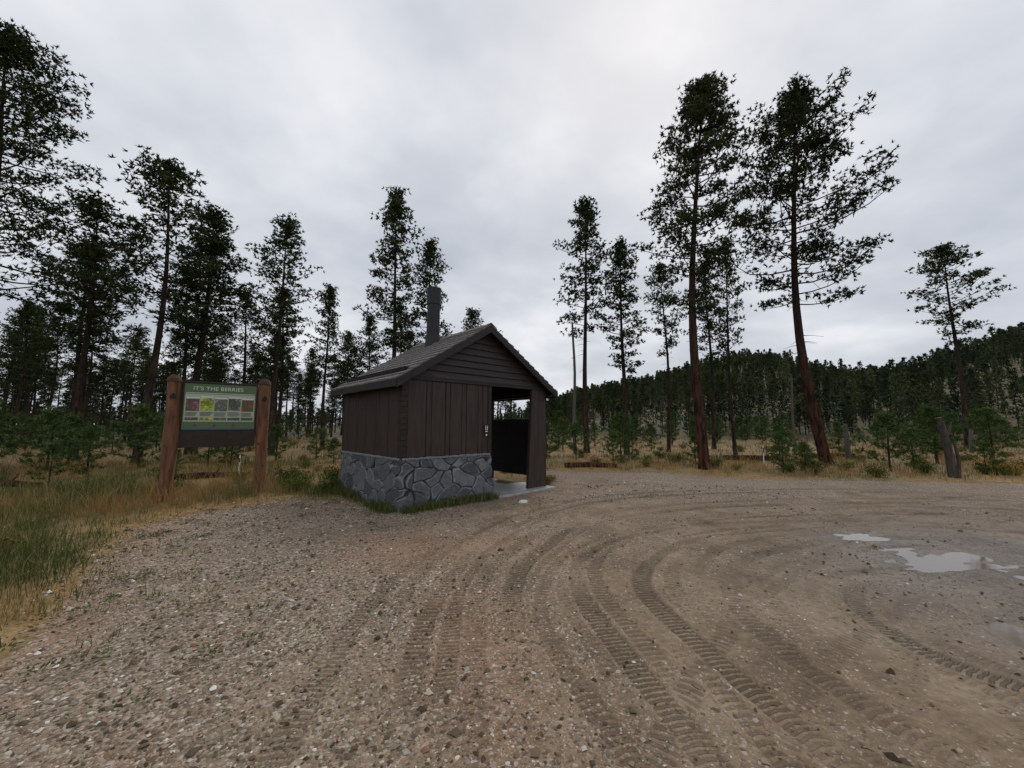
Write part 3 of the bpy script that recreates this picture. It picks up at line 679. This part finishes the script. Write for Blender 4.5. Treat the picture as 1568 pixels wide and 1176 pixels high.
def boards(edges,axis,name,z0=ZS+.022,z1=ZW):
    mb=MB()
    for a,b in zip(edges[:-1],edges[1:]):
        p=-.018-.008*rs.rand(); gp=.006
        if axis=='front': mb.box(a+gp,b-gp,p,.011,z0,z1)
        elif axis=='left': mb.box(p,.011,a+gp,b-gp,z0,z1)
        elif axis=='room_right': mb.box(RW-.011,RW-p,a+gp,b-gp,z0,z1)
        elif axis=='back': mb.box(a+gp,b-gp,D-.011,D-p,z0,z1)
    return part(name,mb,[M_brown],.003)
boards([.09,.50,.62,.95,1.06,1.36,1.48,1.80,1.92,RW-.07],'front','front_boards')
boards([.09,.55,1.0,1.12,1.62,2.1,2.22,2.7,D-.05],'left','left_boards')
boards([.09,.5,.9,1.3,1.8,2.3,D-.05],'room_right','entry_side_boards')
boards([.09,.5,1,1.5,2,RW-.05],'back','back_boards')
mb=MB()
for k in range(14):
    z0=ZS+.024+k*(ZW-ZS-.03)/14; z1=z0+(ZW-ZS-.03)/14-.002; r1=.006*rs.rand(); mb.box(-.040-r1,.082+r1,-.040-r1,.082+r1*.5,z0,z1)
part('corner_post',mb,[M_trim],.006)
mb=MB(); mb.box(RW-.068,RW+.03,-.034,.06,ZS+.022,ZW); mb.box(-.03,.05,D-.05,D+.03,ZS+.022,ZW); part('corner_trim',mb,[M_trim],.005)
mb=MB()
for x in (.30,.78,1.21,1.64):
    for z in (ZW-.12,ZS+.16): mb.tube([[x,-.022,z],[x,-.034,z]],[.008,.008],6)
part('bolts',mb,[M_black])
mb=MB(); mb.box(-.045,W+.02,-.05,-.002,ZW+.002,ZW+.075); part('header_beam',mb,[M_trim],.004)
def gable(y,sgn,name):
    mb=MB(); z=ZW+.078; ap=ZW+.08+SL*W/2; h=.145
    while z<ap-.02:
        z1=min(z+h-.002,ap-.012); xa0=max(-.0,(z-ZW-.08)/SL); xa1=(z1-ZW-.08)/SL
        a0,a1=max(xa0,.0),max(xa1,.0)
        yo=y+sgn*.042; yi=y+sgn*.008; yb=y-sgn*.01
        v=[(a0,yo,z),(W-a0,yo,z),(W-a0,yb,z),(a0,yb,z),(a1,yi,z1),(W-a1,yi,z1),(W-a1,yb,z1),(a1,yb,z1)]
        if sgn>0: v=[(W-p[0],p[1],p[2]) for p in v]
        mb.hexa(v); z+=h
    part(name,mb,[M_brownh],.002)
gable(0,-1,'front_gable'); gable(D,1,'back_gable')
mb=MB()
xr0,xr1=W-.10,W
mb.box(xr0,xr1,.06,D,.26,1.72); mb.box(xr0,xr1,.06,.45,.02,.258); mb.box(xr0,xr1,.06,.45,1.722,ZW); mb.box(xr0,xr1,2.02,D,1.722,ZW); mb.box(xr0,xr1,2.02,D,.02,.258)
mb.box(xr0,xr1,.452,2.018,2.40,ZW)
part('privacy_screen',mb,[M_dark],.004)
mb=MB(); mb.hexa([(3.36,-.03,.03),(W+.02,-.03,.03),(W+.02,.058,.03),(3.36,.058,.03),(3.52,-.03,ZW),(W+.02,-.03,ZW),(W+.02,.058,ZW),(3.52,.058,ZW)])
part('porch_front_wing',mb,[M_brown],.006)
mb=MB(); mb.box(xr0-.02,xr1+.025,.44,2.04,1.70,1.74); mb.box(W+.002,W+.03,.3,.4,.02,ZW-.02); part('porch_trim',mb,[M_trim],.004)
mb=MB(); mb.box(RW+.07,W+.08,-.28,D+.15,-.15,.04); o=part('concrete_slab',mb,[M_conc],.01)
mb=MB(); mb.box(RW+.026,RW+.06,.9,1.85,.05,2.1,0); mb.tube([[RW+.07,1.0,1.0],[RW+.13,1.0,1.0],[RW+.13,1.12,1.0]],.012,6,1); part('door',mb,[M_trim,M_conc],.004)
oh=.25; y0,y1=-.20,D+.20
def slope_pt(side,d,y,off):
    z=ZW+.08+SL*(W/2-d)+off; x=W/2-d if side<0 else W/2+d
    return (x,y,z)
mb=MB(); mxd=W/2+oh
def fl(v,s): return [v[1],v[0],v[3],v[2],v[5],v[4],v[7],v[6]] if s>0 else v
for s in (-1,1):
    a,b,t0,t1=0,mxd,0,.05
    mb.hexa(fl([slope_pt(s,b,y0,t0),slope_pt(s,a,y0,t0),slope_pt(s,a,y1,t0),slope_pt(s,b,y1,t0),slope_pt(s,b,y0,t1),slope_pt(s,a,y0,t1),slope_pt(s,a,y1,t1),slope_pt(s,b,y1,t1)],s))
part('roof_deck',mb,[M_dark])
mb=MB(); nc=13; dc=(mxd+.03)/nc
for s in (-1,1):
    for k in range(nc):
        a=k*dc-.02; b=(k+1)*dc; y=y0-.02
        while y<y1+.02:
            w=rs.uniform(.13,.30); ye=min(y+w,y1+.02); j=rs.uniform(-.008,.008); th_=.018+.010*rs.rand()
            ob,oa=.067,.051
            v=[slope_pt(s,b+j,y,ob-.010),slope_pt(s,a,y,oa-.012),slope_pt(s,a,ye-.006,oa-.012),slope_pt(s,b+j,ye-.006,ob-.010),
               slope_pt(s,b+j,y,ob+th_),slope_pt(s,a,y,oa+.004),slope_pt(s,a,ye-.006,oa+.004),slope_pt(s,b+j,ye-.006,ob+th_)]
            mb.hexa(fl(v,s)); y=ye
y=y0-.02
while y<y1:
    ye=min(y+.28,y1+.02)
    for s in (-1,1):
        mb.hexa(fl([slope_pt(s,.16,y,.085),slope_pt(s,-.0,y,.085),slope_pt(s,0,ye,.085),slope_pt(s,.16,ye,.085),slope_pt(s,.16,y,.105),slope_pt(s,0,y,.108),slope_pt(s,0,ye,.098),slope_pt(s,.16,ye,.097)],s))
    y=ye+.003
part('roof_shakes',mb,[M_roof])
mb=MB()
for yy in (y0-.035,y1+.002):
    for s in (-1,1):
        a,b=0,mxd
        mb.hexa(fl([slope_pt(s,b,yy,-.12),slope_pt(s,a,yy,-.12),slope_pt(s,a,yy+.033,-.12),slope_pt(s,b,yy+.033,-.12),slope_pt(s,b,yy,.045),slope_pt(s,a,yy,.045),slope_pt(s,a,yy+.033,.045),slope_pt(s,b,yy+.033,.045)],s))
ze=ZW+.08-SL*oh
mb.box(-oh-.035,-oh-.002,y0-.03,y1+.03,ze-.10,ze+.045); mb.box(W+oh+.002,W+oh+.035,y0-.03,y1+.03,ze-.10,ze+.045)
part('fascia',mb,[M_trim],.004)
mb=MB(); mb.box(-oh,-.05,y0,y1,ze-.06,ze-.04); mb.box(W+.05,W+oh,y0,y1,ze-.06,ze-.04); part('soffit',mb,[M_trim])
mb=MB(); px_,py_=1.78,1.9
mb.tube([[px_,py_,3.4],[px_,py_,5.12]],[.165,.165],28); mb.tube([[px_,py_,4.75],[px_,py_,5.16]],[.185,.185],28,cap=False); mb.tube([[px_,py_,5.16],[px_,py_,5.19]],[.192,.192],28)
mb.tube([[px_,py_,3.5],[px_,py_,3.88]],[.25,.18],24,cap=False)
part('vent_pipe',mb,[M_pipe],0,False)
mb=MB(); sx=2.02; mb.box(sx-.055,sx+.055,-.044,-.030,1.42,1.60,0)
for k in (-1,1):
    x=sx+k*.022; mb.box(x-.010,x+.010,-.0475,-.0445,1.50,1.555,1); mb.box(x-.007,x+.007,-.0475,-.0445,1.562,1.576,1); mb.box(x-.008,x+.008,-.0475,-.0445,1.468,1.4985,1)
mb.box(sx-.035,sx+.035,-.0475,-.0445,1.432,1.452,1)
mb.box(sx-.055,sx+.055,-.044,-.030,1.33,1.40,0); mb.box(sx-.02,sx+.02,-.0475,-.0445,1.345,1.385,1)
part('restroom_sign',mb,[M_black,M_white])

# ---------------------------------------------------------------- interpretive sign
p1=np.array([-7.13,8.08]);p2=np.array([-5.84,9.04]); mid=(p1+p2)/2; hw=np.linalg.norm(p2-p1)/2
sg=empty('interpretive_sign',(mid[0],mid[1],zat(*mid)),math.atan2(*(p2-p1)[::-1]))
def spart(name,mb,mats,bv=0,smooth=False):
    o=obj(name,mb.mesh(name,mats,smooth),sg)
    if bv: bevel(o,bv)
    return o
for s,nm,hh_ in ((-1,'post_left',2.58),(1,'post_right',2.60)):
    mb=MB(); z=np.linspace(-.3,hh_-.14,9); x=s*hw+.012*np.sin(z*2+s)
    r=.125+.010*np.sin(z*3.1+s*2); r[0:2]+=.02
    mb.tube(np.stack([x,.008*np.cos(z*3),z],1),r,14)
    zt=hh_-.14; xx=s*hw+.012*math.sin(zt*2+s)
    mb.tube([[xx,0,zt+.003],[xx,0,zt+.07],[xx+.02,0,hh_]],[.132,.122,.065],14,1)
    for kx,kz in ((.05,.6),(-.06,1.1),(.03,1.7),(-.04,2.1)): mb.tube([[s*hw+kx,-.108,kz],[s*hw+kx,-.132,kz]],[.022,.014],8,1)
    spart(nm,mb,[M_postw,M_postd],.004,True)
    mb=MB(); cx=s*hw; cz=2.13; y=-.148
    mb.add([(cx,y,cz-.07),(cx+.055,y,cz),(cx,y,cz+.07),(cx-.055,y,cz),(cx,y+.02,cz-.07),(cx+.055,y+.02,cz),(cx,y+.02,cz+.07),(cx-.055,y+.02,cz)],q=[(0,1,2,3),(1,0,4,5),(2,1,5,6),(3,2,6,7),(0,3,7,4)])
    spart('trail_marker',mb,[M_black])
bw=hw-.135
mb=MB(); mb.box(-bw,bw,-.03,.03,1.05,2.46); mb.box(-bw,bw,-.05,-.031,1.05,1.40); mb.box(-bw,bw,-.05,-.031,2.43,2.47); mb.box(-bw,-bw+.02,-.05,-.031,1.405,2.425); mb.box(bw-.02,bw,-.05,-.031,1.405,2.425)
spart('back_board',mb,[M_board],.004)
pw=bw-.03
mb=MB(); mb.box(-pw,pw,-.038,-.0305,1.42,2.42,0)
mb.box(-pw+.02,pw-.02,-.0405,-.0385,1.60,2.20,3)
mb.box(-pw+.03,pw-.03,-.0415,-.0385,2.215,2.225,1)
mb.box(-pw,pw,-.0415,-.0385,1.42,1.45,2)
spart('poster',mb,[M_green,M_cream,plain('sign_blue',(.06,.10,.14)),M_pale])
def pic(name,c1,c2,c3,sc):
    m,nt,b=new_mat(name,.4,.4); g=NT(nt); n=g.vor(g.obj(),sc,'F1','Distance'); n2=g.noise(g.obj(),sc*.6,4)
    g.L(g.mix(g.ramp(n2,[(.4,0.),(.55,1.)]),g.ramp(n,[(.2,c1),(.6,c2)]),c3),b.inputs['Base Color']); return m
pm=[pic('photo_pink',(.5,.15,.25),(.2,.05,.10),(.05,.08,.03),22),pic('photo_yellow',(.75,.62,.03),(.45,.45,.03),(.12,.2,.03),20),pic('photo_lilac',(.4,.38,.45),(.12,.10,.16),(.1,.13,.06),18),
    pic('photo_grey',(.35,.33,.3),(.12,.11,.12),(.06,.08,.05),20),pic('photo_red',(.55,.05,.04),(.2,.03,.03),(.05,.1,.03),20)]
cw=(2*pw-.06)/5
for k in range(5):
    x0=-pw+.03+k*cw+.010; x1=x0+cw-.020; up=.02*(k%2)
    mb=MB(); mb.box(x0,x1,-.0435,-.0408,1.83+up,2.09+up,0); mb.box(x0,x1,-.0435,-.0408,2.10+up,2.13+up,1)
    for l in range(4): mb.box(x0,x1-.05*rs.rand(),-.0435,-.0408,1.79-l*.024+up*.3,1.800-l*.024+up*.3,2)
    mb.box(x0,x1,-.0435,-.0408,1.63,1.69,0)
    spart('photo_panel_%d'%(k+1),mb,[pm[k],M_cream,M_board])
for k,(cx) in enumerate((-.42,-.1,.25)):
    mb=MB(); mb.tube([[cx,-.0385,1.525],[cx,-.0425,1.525]],[.035,.035],14); spart('berry_%d'%k,mb,[pm[4 if k!=1 else 0]])
def text(s,x,z,size,mat,name,sp=1):
    cu_=bpy.data.curves.new(name,'FONT'); cu_.body=s; cu_.size=size; cu_.align_x='LEFT'; cu_.extrude=.001; cu_.materials.append(mat); cu_.space_character=sp
    o=bpy.data.objects.new(name,cu_); o.location=(x,-.040,z); o.rotation_euler=(math.pi/2,0,0); link(o,sg)
text("IT'S THE BERRIES",-pw+.14,2.28,.115,M_cream,'title_text',1.05)

# ---------------------------------------------------------------- sky, sun, camera
w=bpy.data.worlds.new('World'); scene.world=w; w.use_nodes=True; nt=w.node_tree; g=NT(nt)
bg=nt.nodes['Background']; bg.inputs['Strength'].default_value=.1
sky=g.n('ShaderNodeTexSky',sky_type='NISHITA'); sky.sun_disc=False; sky.sun_elevation=math.radians(48); sky.sun_rotation=math.radians(20)
sky.dust_density=4
tc=g.n('ShaderNodeTexCoord').outputs['Generated']; sp=g.n('ShaderNodeSeparateXYZ'); g.L(tc,sp.inputs[0])
dn=g.math('ADD',g.math('MAXIMUM',sp.outputs[2],0),.28)
cb=g.n('ShaderNodeCombineXYZ'); g.L(g.math('DIVIDE',sp.outputs[0],dn),cb.inputs[0]); g.L(g.math('DIVIDE',sp.outputs[1],dn),cb.inputs[1])
c1=g.noise(g.map(cb.outputs[0],(1,1.25,1),(0,0,.5)),1.15,3,.45)
c2=g.noise(cb.outputs[0],3.4,4,.55)
f=g.math('ADD',g.math('MULTIPLY',c1,.68),g.math('MULTIPLY',c2,.32))
cl=g.ramp(f,[(.34,(4.9,5.3,6.0)),(.47,(6.1,6.45,7.1)),(.56,(7.4,7.65,8.15)),(.67,(9.1,9.2,9.5))])
fin=g.mix(.94,sky.outputs[0],cl); g.L(fin,bg.inputs['Color'])
sl=bpy.data.lights.new('sun','SUN'); sl.energy=1.25; sl.angle=math.radians(25); sl.color=(1,.97,.93)
so=bpy.data.objects.new('sun',sl); link(so); 
d=Vector((math.sin(math.radians(20))*math.cos(math.radians(48)),math.cos(math.radians(20))*math.cos(math.radians(48)),math.sin(math.radians(48))))
so.rotation_euler=d.to_track_quat('Z','Y').to_euler(); so.location=(0,0,30)
cam=bpy.data.cameras.new('camera'); cam.sensor_width=36; cam.lens=13.5; cam.clip_end=6000; cam.clip_start=.05
co=bpy.data.objects.new('camera',cam); link(co); co.location=(0,0,1.6); co.rotation_euler=(math.radians(96),0,0); scene.camera=co
scene.view_settings.view_transform='Standard'; scene.view_settings.look='None'; scene.view_settings.exposure=0
